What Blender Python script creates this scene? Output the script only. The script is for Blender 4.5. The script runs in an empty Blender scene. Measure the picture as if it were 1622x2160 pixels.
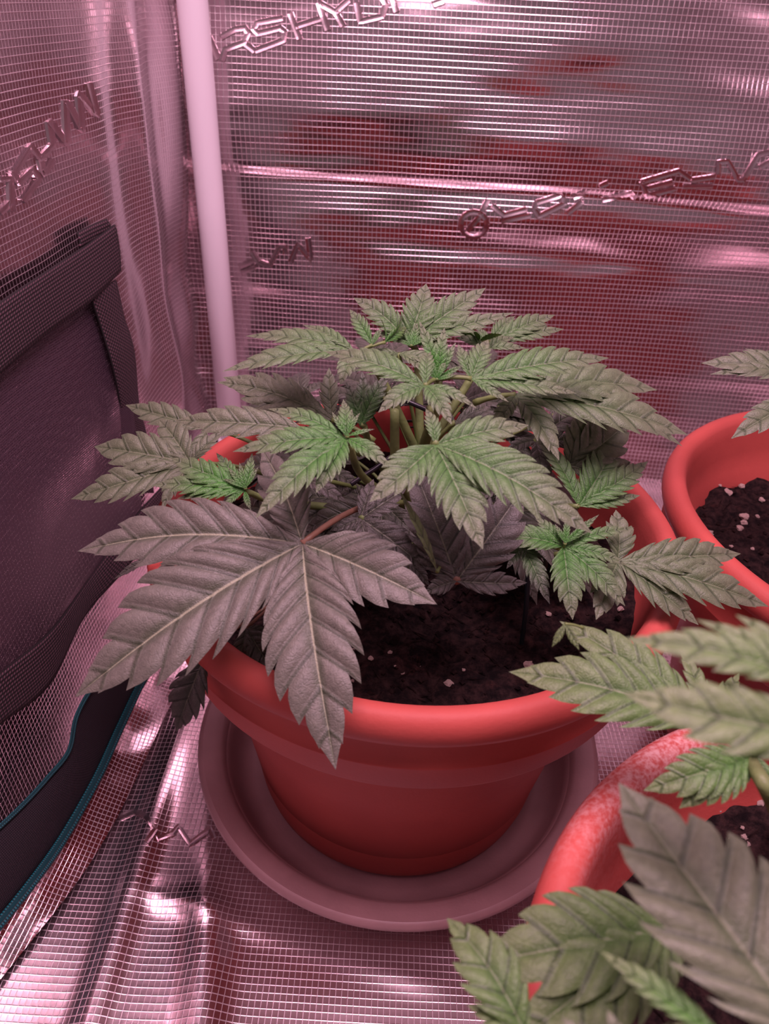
import bpy, bmesh, math, random
from mathutils import Vector, Matrix, noise
random.seed(7)
sc = bpy.context.scene
C = sc.collection
PI = math.pi
# ------------------------------------------------------------------ camera
F = 1550.0; CX, CY = 811.0, 1080.0
CAMH = 0.474; PITCH = 0.6176; ROLL = 0.0511
_f = Vector((0, math.cos(PITCH), -math.sin(PITCH)))
_u = Vector((0, math.sin(PITCH), math.cos(PITCH)))
_r = Vector((1, 0, 0))
RIGHT = _r*math.cos(ROLL) + _u*math.sin(ROLL)
UP = -_r*math.sin(ROLL) + _u*math.cos(ROLL)
CAM = Vector((0, 0, CAMH))
cd = bpy.data.cameras.new('camera'); cam = bpy.data.objects.new('camera', cd); C.objects.link(cam)
cam.matrix_world = Matrix((( RIGHT.x, UP.x, -_f.x, CAM.x), (RIGHT.y, UP.y, -_f.y, CAM.y), (RIGHT.z, UP.z, -_f.z, CAM.z), (0, 0, 0, 1)))
cd.sensor_fit = 'VERTICAL'; cd.sensor_height = 36.0; cd.lens = 36.0*F/2160.0
cd.clip_start = 0.01
cd.dof.use_dof = True; cd.dof.focus_distance = 0.40; cd.dof.aperture_fstop = 13.0
sc.camera = cam
# ------------------------------------------------------------------ world, lamp, exposure
w = bpy.data.worlds.new('room'); sc.world = w; w.use_nodes = True
w.node_tree.nodes['Background'].inputs[0].default_value = (1.0, 0.66, 0.78, 1)
w.node_tree.nodes['Background'].inputs[1].default_value = 0.20
def area(name, loc, size, power, col, rot=(0, 0, 0), sy=None):
    l = bpy.data.lights.new(name, 'AREA'); l.energy = power; l.color = col; l.size = size
    if sy: l.shape = 'RECTANGLE'; l.size_y = sy
    o = bpy.data.objects.new(name, l); C.objects.link(o); o.location = loc; o.rotation_euler = rot
    return o
area('grow_lamp', (0.10, 0.17, 0.98), 0.40, 10.6, (1.0, 0.60, 0.775), sy=0.40)
sc.view_settings.view_transform = 'Standard'; sc.view_settings.look = 'None'
sc.cycles.max_bounces = 7; sc.cycles.glossy_bounces = 4; sc.cycles.diffuse_bounces = 3
sc.view_settings.exposure = 0.0; sc.view_settings.gamma = 1.0; sc.view_settings.use_curve_mapping = False

# ------------------------------------------------------------------ picture helpers
def ray(px, py): return RIGHT*((px-CX)/F) - UP*((py-CY)/F) + _f
def on_y(px, py, y):
    d = ray(px, py); return CAM + d*(y/d.y)
def on_z(px, py, z):
    d = ray(px, py); return CAM + d*((z-CAMH)/d.z)
def on_x(px, py, x):
    d = ray(px, py); return CAM + d*(x/d.x)

# ------------------------------------------------------------------ object helpers
def link(name, me, mat=None, parent=None):
    o = bpy.data.objects.new(name, me); C.objects.link(o)
    if mat: me.materials.append(mat)
    if parent: o.parent = parent
    return o
def tag(o, label, cat, group=None):
    o['label'] = label; o['category'] = cat
    if group: o['group'] = group
    return o
def empty(name, loc):
    o = bpy.data.objects.new(name, None); C.objects.link(o); o.location = loc
    o.empty_display_size = 0.01
    return o
def mesh(name, vs, fs, smooth=True, uvs=None):
    me = bpy.data.meshes.new(name); me.from_pydata([tuple(v) for v in vs], [], fs)
    if smooth: me.polygons.foreach_set('use_smooth', [True]*len(me.polygons))
    if uvs:
        ul = me.uv_layers.new(name='UVMap')
        for lp in me.loops: ul.data[lp.index].uv = uvs[lp.vertex_index]
    me.update(); return me
def put(name, vs, fs, mat, parent=None, smooth=True, uvs=None):
    """world-space vertices -> object whose origin is at the parent's origin"""
    off = Vector((0, 0, 0))
    p = parent
    while p is not None: off += p.location; p = p.parent
    return link(name, mesh(name, [Vector(v)-off for v in vs], fs, smooth, uvs), mat, parent)
def lathe(profile, n=96, wob=None):
    vs, fs = [], []
    m = len(profile)
    for i in range(n):
        a = 2*PI*i/n
        for (r, z) in profile: vs.append(Vector((r*math.cos(a), r*math.sin(a), z)))
    for i in range(n):
        j = (i+1) % n
        for k in range(m-1):
            fs.append((i*m+k, j*m+k, j*m+k+1, i*m+k+1))
    return vs, fs
def tube(pts, rad, n=8, cap=True):
    vs, fs = [], []
    pts = [Vector(p) for p in pts]; prev = None
    for i, p in enumerate(pts):
        t = (pts[min(i+1, len(pts)-1)] - pts[max(i-1, 0)]).normalized()
        a = Vector((0, 0, 1)) if abs(t.z) < 0.9 else Vector((1, 0, 0))
        if prev is not None: a = prev
        b = t.cross(a).normalized(); a = b.cross(t).normalized(); prev = a
        r = rad[i] if isinstance(rad, (list, tuple)) else rad
        for k in range(n):
            an = 2*PI*k/n
            vs.append(p + (a*math.cos(an) + b*math.sin(an))*r)
    for i in range(len(pts)-1):
        for k in range(n):
            fs.append((i*n+k, i*n+(k+1) % n, (i+1)*n+(k+1) % n, (i+1)*n+k))
    if cap:
        fs.append(tuple(range(n))[::-1]); fs.append(tuple((len(pts)-1)*n+k for k in range(n)))
    return vs, fs
def spline(pts, n):
    """Catmull-Rom through pts, n samples per span"""
    P = [Vector(p) for p in pts]; P = [P[0]*2-P[1]] + P + [P[-1]*2-P[-2]]
    out = []
    for i in range(1, len(P)-2):
        for k in range(n):
            t = k/n
            out.append(0.5*((2*P[i]) + (P[i+1]-P[i-1])*t + (2*P[i-1]-5*P[i]+4*P[i+1]-P[i+2])*t*t + (3*P[i]-P[i-1]-3*P[i+1]+P[i+2])*t**3))
    out.append(P[-2]); return out

# ------------------------------------------------------------------ materials
class NT:
    def __init__(s, name):
        s.m = bpy.data.materials.new(name); s.m.use_nodes = True
        s.t = s.m.node_tree; s.b = s.t.nodes['Principled BSDF']; s.out = s.t.nodes['Material Output']
    def n(s, ty, **kw):
        x = s.t.nodes.new(ty)
        for k, v in kw.items(): setattr(x, k, v)
        return x
    def l(s, a, b): s.t.links.new(a, b)
    def val(s, inp, v):
        if hasattr(v, 'is_linked') or hasattr(v, 'links'): s.l(v, inp)
        else: inp.default_value = v
    def math(s, op, a, b=0.0, c=None):
        x = s.n('ShaderNodeMath', operation=op); s.val(x.inputs[0], a); s.val(x.inputs[1], b)
        if c is not None: s.val(x.inputs[2], c)
        return x.outputs[0]
    def mix(s, f, a, b):
        x = s.n('ShaderNodeMix', data_type='RGBA'); s.val(x.inputs[0], f)
        s.val(x.inputs[6], a if not isinstance(a, tuple) else (*a[:3], 1)); s.val(x.inputs[7], b if not isinstance(b, tuple) else (*b[:3], 1))
        return x.outputs[2]
    def mul(s, a, b):
        x = s.n('ShaderNodeMix', data_type='RGBA', blend_type='MULTIPLY'); x.inputs[0].default_value = 1
        s.val(x.inputs[6], a if not isinstance(a, tuple) else (*a[:3], 1)); s.val(x.inputs[7], b if not isinstance(b, tuple) else (*b[:3], 1))
        return x.outputs[2]
    def ramp(s, f, a, b, lo=0.0, hi=1.0):
        x = s.n('ShaderNodeMapRange'); x.interpolation_type = 'SMOOTHSTEP'; s.val(x.inputs[0], f)
        x.inputs[1].default_value = a; x.inputs[2].default_value = b; x.inputs[3].default_value = lo; x.inputs[4].default_value = hi
        return x.outputs[0]
    def noise(s, scale, detail=4, vec=None, rough=0.55):
        x = s.n('ShaderNodeTexNoise'); x.inputs['Scale'].default_value = scale; x.inputs['Detail'].default_value = detail; x.inputs['Roughness'].default_value = rough
        if vec is not None: s.l(vec, x.inputs['Vector'])
        return x.outputs['Fac']
    def obj(s): return s.n('ShaderNodeTexCoord').outputs['Object']
    def uv(s): return s.n('ShaderNodeTexCoord').outputs['UV']
    def bump(s, h, dist, strength=1.0, nrm=None):
        x = s.n('ShaderNodeBump'); x.inputs['Strength'].default_value = strength; x.inputs['Distance'].default_value = dist
        s.val(x.inputs['Height'], h)
        if nrm is not None: s.l(nrm, x.inputs['Normal'])
        return x.outputs[0]
    def set(s, **kw):
        for k, v in kw.items():
            inp = s.b.inputs[k.replace('_', ' ')]
            if isinstance(v, tuple) and len(v) == 3: v = (*v, 1)
            s.val(inp, v)
        return s

def mat_plain(name, col, rough=0.5, spec=0.5, bump_scale=None, bump_d=0.0003, var=0.0, var_scale=30):
    g = NT(name); c = col
    if var:
        f = g.noise(var_scale, 5, g.obj())
        c = g.mix(g.ramp(f, 0.3, 0.7), tuple(x*(1-var) for x in col), tuple(min(1, x*(1+var)) for x in col))
    g.set(Base_Color=c, Roughness=rough); g.b.inputs['Specular IOR Level'].default_value = spec
    if bump_scale: g.set(Normal=g.bump(g.noise(bump_scale, 4, g.obj()), bump_d))
    return g.m

def mat_mylar(name, cell=0.0041, grid=True, rough=0.17, bk=0.027, rk=1.0, tint=(0.66, 0.555, 0.575)):
    g = NT(name)
    uv = g.uv()
    big = g.noise(9, 3, uv); fine = g.noise(700, 3, uv)
    if grid:
        sep = g.n('ShaderNodeSeparateXYZ'); g.l(uv, sep.inputs[0])
        us = g.math('DIVIDE', sep.outputs[0], cell*0.86); vs = g.math('DIVIDE', sep.outputs[1], cell)
        fu = g.math('FRACT', us); fv = g.math('FRACT', vs)
        au = g.math('ABSOLUTE', g.math('SUBTRACT', g.math('MULTIPLY', fu, 2), 1)); av = g.math('ABSOLUTE', g.math('SUBTRACT', g.math('MULTIPLY', fv, 2), 1))
        ru = g.ramp(au, 0.78, 1.0); rv = g.ramp(av, 0.76, 1.0)
        ridge = g.math('MAXIMUM', ru, rv)
        # each little pane is a shallow pillow with its own slight tilt
        cmb = g.n('ShaderNodeCombineXYZ'); g.l(g.math('FLOOR', us), cmb.inputs[0]); g.l(g.math('FLOOR', vs), cmb.inputs[1])
        wn = g.n('ShaderNodeTexWhiteNoise', noise_dimensions='2D'); g.l(cmb.outputs[0], wn.inputs['Vector'])
        ws = g.n('ShaderNodeSeparateColor'); g.l(wn.outputs['Color'], ws.inputs[0])
        tx = g.math('MULTIPLY', g.math('SUBTRACT', ws.outputs[0], 0.5), g.math('SUBTRACT', fu, 0.5))
        ty = g.math('MULTIPLY', g.math('SUBTRACT', ws.outputs[1], 0.5), g.math('SUBTRACT', fv, 0.5))
        pil = g.math('ADD', g.math('MULTIPLY', au, au), g.math('MULTIPLY', av, av))
        h = g.math('ADD', g.math('MULTIPLY', ridge, rk), g.math('ADD', g.math('MULTIPLY', pil, 0.14), g.math('MULTIPLY', g.math('ADD', tx, ty), 0.22)))
        h = g.math('ADD', h, g.math('MULTIPLY', fine, 0.07))
        nb = g.bump(h, cell*bk, 1.0)
        col = g.mix(ridge, tint, (0.72, 0.62, 0.64))
        g.set(Base_Color=col, Metallic=g.math('SUBTRACT', 1.0, g.math('MULTIPLY', ridge, 0.30)), Roughness=g.math('ADD', rough, g.math('MULTIPLY', ridge, 0.12)), Normal=nb)
    else:
        g.set(Base_Color=tint, Metallic=1.0, Roughness=rough, Normal=g.bump(fine, 0.0002, 0.6))
    return g.m

def mat_weave(name, col, sx, sy, depth=0.0006, rough=0.8, hi=2.2):
    g = NT(name); sep = g.n('ShaderNodeSeparateXYZ'); g.l(g.uv(), sep.inputs[0])
    a = g.math('MULTIPLY', sep.outputs[0], sx); b = g.math('MULTIPLY', sep.outputs[1], sy)
    row = g.math('MODULO', g.math('FLOOR', b), 2)
    fa = g.math('FRACT', g.math('ADD', a, g.math('MULTIPLY', row, 0.5))); fb = g.math('FRACT', b)
    pa = g.math('SINE', g.math('MULTIPLY', fa, PI)); pb = g.math('SINE', g.math('MULTIPLY', fb, PI))
    h = g.math('MULTIPLY', pa, pb)
    c = g.mix(g.ramp(h, 0.25, 0.95), tuple(x*0.25 for x in col), tuple(x*hi for x in col))
    g.set(Base_Color=c, Roughness=rough, Normal=g.bump(h, depth)); return g.m

def mat_mesh(name):
    g = NT(name); sep = g.n('ShaderNodeSeparateXYZ'); g.l(g.uv(), sep.inputs[0])
    fa = g.math('FRACT', g.math('MULTIPLY', sep.outputs[0], 620)); fb = g.math('FRACT', g.math('MULTIPLY', sep.outputs[1], 620))
    ha = g.math('LESS_THAN', g.math('ABSOLUTE', g.math('SUBTRACT', fa, 0.5)), 0.36); hb = g.math('LESS_THAN', g.math('ABSOLUTE', g.math('SUBTRACT', fb, 0.5)), 0.36)
    hole = g.math('MULTIPLY', ha, hb)
    g.set(Base_Color=(0.060, 0.034, 0.050), Roughness=0.5); g.b.inputs['Specular IOR Level'].default_value = 0.6
    tr = g.n('ShaderNodeBsdfTransparent'); mx = g.n('ShaderNodeMixShader')
    g.l(hole, mx.inputs[0]); g.l(g.b.outputs[0], mx.inputs[1]); g.l(tr.outputs[0], mx.inputs[2]); g.l(mx.outputs[0], g.out.inputs[0])
    return g.m

def mat_leaf(name, old, oldtip, young, rib=0.22):
    g = NT(name)
    at = g.n('ShaderNodeAttribute', attribute_name='tone').outputs['Fac']
    sep = g.n('ShaderNodeSeparateXYZ'); g.l(g.uv(), sep.inputs[0])
    au = g.math('ABSOLUTE', sep.outputs[0])
    fv = g.math('FRACT', g.math('ADD', sep.outputs[1], 0.5)); dv = g.math('ABSOLUTE', g.math('SUBTRACT', fv, 0.5))
    ob = g.obj()
    sp = g.noise(420, 4, ob); sp2 = g.noise(60, 4, ob)
    lat = g.math('MULTIPLY', g.ramp(dv, 0.035, 0.11, 1, 0), g.ramp(au, 0.75, 1.0, 1, 0.3))
    mid = g.ramp(au, 0.012, 0.034, 1, 0)
    near = g.ramp(au, 0.05, 0.30, 1, 0)
    base = g.mix(sp2, old, oldtip)
    base = g.mix(at, base, young)
    base = g.mul(base, g.mix(g.ramp(sp, 0.3, 0.75), (0.80, 0.82, 0.80), (1.12, 1.12, 1.12)))
    base = g.mix(g.math('MULTIPLY', near, 0.6), base, g.mul(base, (0.42, 0.58, 0.36)))
    base = g.mix(g.math('MULTIPLY', lat, 0.80), base, g.mul(base, (0.30, 0.40, 0.26)))
    base = g.mix(g.math('MULTIPLY', mid, rib), base, (0.46, 0.50, 0.32))
    vor = g.n('ShaderNodeTexVoronoi', feature='DISTANCE_TO_EDGE'); vor.inputs['Scale'].default_value = 330; g.l(ob, vor.inputs['Vector'])
    ve = g.ramp(vor.outputs['Distance'], 0.0, 0.10)
    h = g.math('ADD', g.math('MULTIPLY', ve, 0.22), g.math('ADD', g.math('MULTIPLY', g.noise(1500, 3, ob), 1.1), g.math('MULTIPLY', g.ramp(dv, 0.0, 0.14), 1.4)))
    g.set(Base_Color=base, Roughness=0.44, Normal=g.bump(h, 0.00035, 0.8))
    g.b.inputs['Specular IOR Level'].default_value = 0.6
    g.b.inputs['Sheen Weight'].default_value = 0.12; g.b.inputs['Sheen Roughness'].default_value = 0.4
    tl = g.n('ShaderNodeBsdfTranslucent'); g.l(g.mul(base, (0.75, 1.15, 0.35)), tl.inputs[0])
    mx = g.n('ShaderNodeMixShader'); mx.inputs[0].default_value = 0.16
    g.l(g.b.outputs[0], mx.inputs[1]); g.l(tl.outputs[0], mx.inputs[2]); g.l(mx.outputs[0], g.out.inputs[0])
    return g.m

def mat_soil():
    g = NT('soil'); ob = g.obj()
    a = g.noise(160, 8, ob, 0.7); b = g.noise(45, 4, ob)
    c = g.mix(g.ramp(a, 0.35, 0.75), (0.006, 0.0035, 0.004), (0.055, 0.029, 0.026))
    c = g.mix(g.ramp(b, 0.55, 0.75), c, g.mul(c, (1.6, 1.2, 1.1)))
    g.set(Base_Color=c, Roughness=0.95, Normal=g.bump(a, 0.004)); g.b.inputs['Specular IOR Level'].default_value = 0.15
    return g.m

def mat_pot(name, dust=0.0):
    g = NT(name); ob = g.obj()
    n1 = g.noise(14, 4, ob); n2 = g.noise(500, 3, ob)
    c = g.mix(g.ramp(n1, 0.3, 0.75), (0.40, 0.070, 0.058), (0.48, 0.086, 0.068))
    if dust:
        at = g.n('ShaderNodeAttribute', attribute_name='dust').outputs['Fac']
        n3 = g.noise(180, 6, ob, 0.7)
        f = g.math('MULTIPLY', at, g.ramp(g.math('ADD', g.math('MULTIPLY', n3, 0.4), g.math('MULTIPLY', n2, 0.6)), 0.38, 0.66))
        c = g.mix(g.math('MULTIPLY', f, dust), c, (0.72, 0.52, 0.50))
    g.set(Base_Color=c, Roughness=0.58, Normal=g.bump(n2, 0.00012)); g.b.inputs['Specular IOR Level'].default_value = 0.32
    return g.m

M = {}
M['mylar'] = mat_mylar('embossed_mylar')
M['mylar_floor'] = mat_mylar('embossed_floor_mylar', bk=0.024, rk=0.40, rough=0.21)
M['mylar_back'] = mat_mylar('embossed_mylar_wide', 0.0053)
M['mylar_smooth'] = mat_mylar('smooth_mylar', grid=False, rough=0.26, tint=(0.62, 0.50, 0.52))
M['pole'] = mat_plain('white_pole', (0.83, 0.80, 0.84), 0.38, 0.5)
M['strap'] = mat_weave('black_webbing', (0.028, 0.013, 0.017), 330, 420, 0.0008, 0.75, 3.8)
M['band'] = mat_weave('black_binding', (0.014, 0.008, 0.014), 900, 700, 0.0003, 0.75, 2.0)
M['teal'] = mat_weave('teal_piping', (0.005, 0.13, 0.15), 300, 8, 0.0004, 0.6, 1.5)
M['mesh'] = mat_mesh('vent_mesh')
M['pot'] = mat_pot('terracotta_plastic')
M['pot_dust'] = mat_pot('terracotta_plastic_with_bloom', 0.75)
M['saucer'] = mat_plain('saucer_plastic', (0.36, 0.215, 0.215), 0.42, 0.45, 600, 0.0001, 0.08)
M['soil'] = mat_soil()
M['perlite'] = mat_plain('perlite', (0.75, 0.58, 0.50), 0.9, 0.2, 500, 0.0006, 0.15, 200)
M['stem'] = mat_plain('stem', (0.15, 0.21, 0.07), 0.5, 0.4, 300, 0.0004, 0.35, 60)
M['petiole'] = mat_plain('petiole', (0.14, 0.20, 0.06), 0.5, 0.4, 300, 0.0002, 0.25, 60)
M['petiole_brown'] = mat_plain('petiole_brown', (0.22, 0.12, 0.075), 0.5, 0.4, 300, 0.0002, 0.25, 60)
M['tie'] = mat_plain('black_wire', (0.012, 0.012, 0.018), 0.35, 0.5)
M['stake'] = mat_plain('dark_stake', (0.006, 0.016, 0.020), 0.5, 0.4)
M['leaf'] = mat_leaf('leaf', (0.115, 0.150, 0.080), (0.170, 0.200, 0.125), (0.042, 0.24, 0.016))
M['leaf_fan'] = mat_leaf('fan_leaf', (0.118, 0.125, 0.092), (0.165, 0.165, 0.132), (0.06, 0.27, 0.03), 0.55)
M['leaf_shaded'] = mat_leaf('shaded_leaf', (0.052, 0.056, 0.042), (0.082, 0.078, 0.064), (0.05, 0.20, 0.03))  # darker copy of the leaf colours, canopy shade put into the colour
M['leaf_green'] = mat_leaf('leaf_green', (0.100, 0.170, 0.050), (0.160, 0.225, 0.090), (0.042, 0.24, 0.016))

# ------------------------------------------------------------------ the tent
XL, YB, XR, ZT = -0.212, 0.782, 0.64, 1.15
def ss(a, b, x):
    t = max(0, min(1, (x-a)/(b-a))); return t*t*(3-2*t)
def sheet(name, fn, u0, u1, v0, v1, nu, nv, mat):
    vs, fs, uv = [], [], []
    for j in range(nv+1):
        for i in range(nu+1):
            u = u0+(u1-u0)*i/nu; v = v0+(v1-v0)*j/nv
            vs.append(fn(u, v)); uv.append((u, v))
    for j in range(nv):
        for i in range(nu):
            a = j*(nu+1)+i; fs.append((a, a+1, a+nu+2, a+nu+1))
    o = put(name, vs, fs, mat, None, True, uv); o['kind'] = 'structure'; return o
def nz(x, y, z): return noise.noise(Vector((x, y, z)))
def back_y(x, z):
    d = 0.015*nz(x*4.5, z*8, 1.3) + 0.004*nz(x*7, z*26, 4.1) + 0.0012*nz(x*16, z*60, 8.0)
    zc = 0.318 + 0.012*nz(x*3, 0, 5) - 0.02*x
    d += 0.003*(1-abs(z-zc)/0.03 if abs(z-zc) < 0.03 else 0) - 0.006*ss(zc-0.004, zc+0.006, z)*(1-ss(zc, zc+0.16, z))
    zc2 = 0.265 + 0.02*nz(x*3, 2, 7) - 0.05*x
    d += 0.0045*math.exp(-((z-zc2)/0.016)**2)*ss(-0.05, 0.12, x)
    return YB + d - 0.012*(1-ss(0, 0.12, z))*0.5
def left_x(y, z):
    d = 0.009*nz(y*5, z*5, 11.3) + 0.0022*nz(y*14, z*9, 14.1)
    e = ss(0.52, 0.76, y)
    d -= 0.016*(1-ss(0.30, 0.70, y))
    d += e*(0.008*nz(y*24, z*5, 3.3) + 0.005*math.sin(y*70+4*nz(z*5, 0, 2)))
    d += 0.004*ss(0.08, 0.0, z) + 0.012*math.exp(-((z-0.17)/0.10)**2)*nz(y*6, z*10, 9)
    return XL + d
def floor_z(x, y):
    d = 0.0035*nz(x*9, y*9, 21.3) + 0.0010*nz(x*22, y*14, 2.2)
    # creases fanning out from under the saucer
    for (x0, y0, x1, y1, h, wd) in ((-0.100, 0.25, -0.075, 0.08, 0.008, 0.013), (-0.150, 0.33, -0.15, 0.08, 0.006, 0.010), (-0.125, 0.237, 0.03, 0.20, 0.004, 0.008)):
        dx, dy = x1-x0, y1-y0; L = math.hypot(dx, dy)
        s = ((x-x0)*dx+(y-y0)*dy)/L/L; dist = abs((x-x0)*dy-(y-y0)*dx)/L
        d += h*math.exp(-(dist/wd)**2)*ss(-0.25, 0.15, s)*(1-ss(0.9, 1.2, s))
    d *= ss(0.135, 0.18, math.hypot(x-0.0186, y-0.35))
    for (px, py) in ((0.331, 0.375), (0.199, 0.073)): d *= ss(0.09, 0.13, math.hypot(x-px, y-py))
    return d - 0.0042
sheet('floor', lambda x, y: Vector((x, y, floor_z(x, y))), XL-0.02, XR, -0.35, YB+0.02, 300, 340, M['mylar_floor'])
sheet('wall_back', lambda x, z: Vector((x, back_y(x, z), z)), XL-0.02, XR, -0.012, ZT, 240, 320, M['mylar_back'])
sheet('wall_left', lambda y, z: Vector((left_x(y, z), y, z)), -0.35, YB+0.02, -0.012, ZT, 300, 300, M['mylar'])
sheet('wall_right', lambda y, z: Vector((XR + 0.006*nz(y*5, z*5, 31), y, z)), -0.35, YB+0.02, -0.012, ZT, 60, 60, M['mylar'])
sheet('ceiling', lambda x, y: Vector((x, y, ZT)), XL-0.02, XR, -0.35, YB+0.02, 20, 20, M['mylar'])

# corner pole
px_, py_ = -0.1835, 0.748
pole = empty('tent_pole', (px_, py_, 0)); tag(pole, 'white tubular tent frame pole standing in the corner', 'pole')
v, f = tube([(px_, py_, z) for z in (0.004, 0.3, 0.6, 0.9, 1.14)], 0.0132, 28); put('pole_tube', v, f, M['pole'], pole)
v, f = tube([(px_, py_, z) for z in (0.001, 0.02, 0.04)], [0.017, 0.0172, 0.0155], 28); put('foot_cap', v, f, M['pole'], pole)

# embossed letters: raised flat strokes of smooth film
def stroke_letter(name, strokes, to3, nrm, wpx, parent, mat, proud=0.0016):
    """raised flat stroke with sloping flanks that follows the film it is pressed into"""
    vs, fs = [], []
    nrm = Vector(nrm)
    for st in strokes:
        P = [Vector((x, y)) for x, y in st]; Q = []
        for a, b in zip(P[:-1], P[1:]):
            k_ = max(1, int((b-a).length/6))
            Q += [a.lerp(b, i/k_) for i in range(k_)]
        Q.append(P[-1])
        d0 = (Q[0]-Q[1]).normalized(); d1 = (Q[-1]-Q[-2]).normalized()
        Q = [Q[0]+d0*wpx*.4] + Q + [Q[-1]+d1*wpx*.4]
        base = len(vs)
        for i, q in enumerate(Q):
            t = Q[min(i+1, len(Q)-1)]-Q[max(i-1, 0)]; t.normalize(); s_ = Vector((-t.y, t.x))
            cap = i in (0, len(Q)-1)
            for o_, h_ in ((-.68, -.003), (-.46, proud), (-.12, proud*.8), (.12, proud*.8), (.46, proud), (.68, -.003)):
                p2 = q + s_*(o_*wpx); vs.append(to3(p2.x, p2.y) + nrm*(-.003 if cap else h_))
        for i in range(len(Q)-1):
            for c in range(5):
                a = base+i*6+c; fs.append((a, a+1, a+7, a+6))
    return put(name, vs, fs, mat, parent, False)
def S(pts, k, ox, oy): return [(ox+x*k, oy+y*k) for x, y in pts]
wb = bpy.data.objects['wall_back']; wl = bpy.data.objects['wall_left']; fl = bpy.data.objects['floor']
def toB(px, py):
    p = on_y(px, py, YB)
    for _ in range(4): p = on_y(px, py, back_y(p.x, p.z))
    return p
def toL(px, py, off=0.0):
    p = on_x(px, py, XL)
    for _ in range(5): p = on_x(px, py, left_x(p.y, p.z)+off)
    return p
def toF(px, py):
    p = on_z(px, py, 0)
    for _ in range(3): p = on_z(px, py, floor_z(p.x, p.y))
    return p
k, ox, oy = 0.371, 420, 0
for strokes in (
    [[(55, 205), (112, 335)]],
    [[(130, 345), (150, 280), (255, 240), (280, 190), (262, 158), (205, 165), (125, 210)], [(255, 240), (318, 290)]],
    [[(475, 102), (330, 130), (312, 165), (335, 190), (462, 158), (490, 182), (480, 228), (318, 288)]],
    [[(518, 75), (572, 222)], [(548, 150), (690, 105)], [(680, 15), (732, 172)]],
    [[(690, 20), (775, 68), (850, 0)], [(775, 68), (820, 148)]],
    [[(895, 15), (915, 122), (1040, 92), (1062, 25), (1035, -25)]],
    [[(1100, -15), (1122, 68)], [(1330, 25), (1390, 5)]]):
    stroke_letter('letter', [S(s, k, ox, oy) for s in strokes], toB, (0, -1, 0), 14, wb, M['mylar_smooth'])
k, ox, oy = 0.3835, 1000, 0
for strokes in (
    [[(-2+72*math.cos(a), 1232+68*math.sin(a)) for a in [i*PI/8 for i in range(17)]], [(-40, 1270), (30, 1190), (75, 1100)]],
    [[(100, 1130), (165, 1182), (285, 1150)], [(150, 1215), (305, 1185)]],
    [[(345, 1112), (480, 1072), (500, 1118), (355, 1188), (330, 1150), (345, 1112)]],
    [[(515, 1170), (595, 1108)], [(545, 1085), (610, 1060)]],
    [[(690, 1025), (735, 1005)], [(705, 1100), (860, 1062), (885, 1090)]],
    [[(920, 1000), (1125, 940), (1190, 985)], [(920, 1000), (950, 1080), (1105, 1035)], [(960, 1035), (1090, 1000)]],
    [[(1150, 1025), (1310, 1022)], [(1195, 990), (1320, 972)]],
    [[(1340, 955), (1345, 892), (1395, 888), (1450, 988), (1480, 988), (1560, 852), (1625, 832)]],
    [[(1570, 920), (1640, 880)]]):
    stroke_letter('letter', [S(s, k, ox, oy) for s in strokes], toB, (0, -1, 0), 12, wb, M['mylar_smooth'])
k, ox, oy = 0.37, 450, 330
for strokes in (
    [[(150, 628), (235, 588)], [(240, 630), (160, 660)]],
    [[(222, 540), (258, 600), (325, 620), (378, 512), (405, 512), (412, 555)]],
    [[(440, 602), (482, 500), (556, 586), (540, 465)]]):
    stroke_letter('letter', [S(s, k, ox, oy) for s in strokes], toB, (0, -1, 0), 12, wb, M['mylar_smooth'])
k, ox, oy = 0.3206, 0, 0
for strokes in (
    [[(575, 545), (632, 760), (508, 612), (532, 858), (432, 672)]],
    [[(420, 660), (432, 945), (312, 795)]],
    [[(312, 800), (338, 955), (255, 1045), (190, 962), (85, 1135)], [(340, 1050), (275, 1148), (255, 1050)]],
    [[(110, 1205), (205, 1115), (245, 1175), (140, 1322)], [(70, 1130), (110, 1205)]],
    [[(-10, 1180), (58, 1175), (68, 1390)], [(-10, 1400), (62, 1330)]]):
    stroke_letter('letter', [S(s, k, ox, oy) for s in strokes], toL, (1, 0, 0), 14, wl, M['mylar_smooth'])
k, ox, oy = 0.53, 100, 1600
for strokes in (
    [[(290, 235), (345, 212), (390, 230), (430, 285), (395, 335)]],
    [[(440, 322), (500, 300), (522, 272), (568, 342), (648, 282), (662, 318)]]):
    stroke_letter('letter', [S(s, k, ox, oy) for s in strokes], toF, (0, 0, 1), 12, fl, M['mylar_smooth'], 0.0012)

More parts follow.
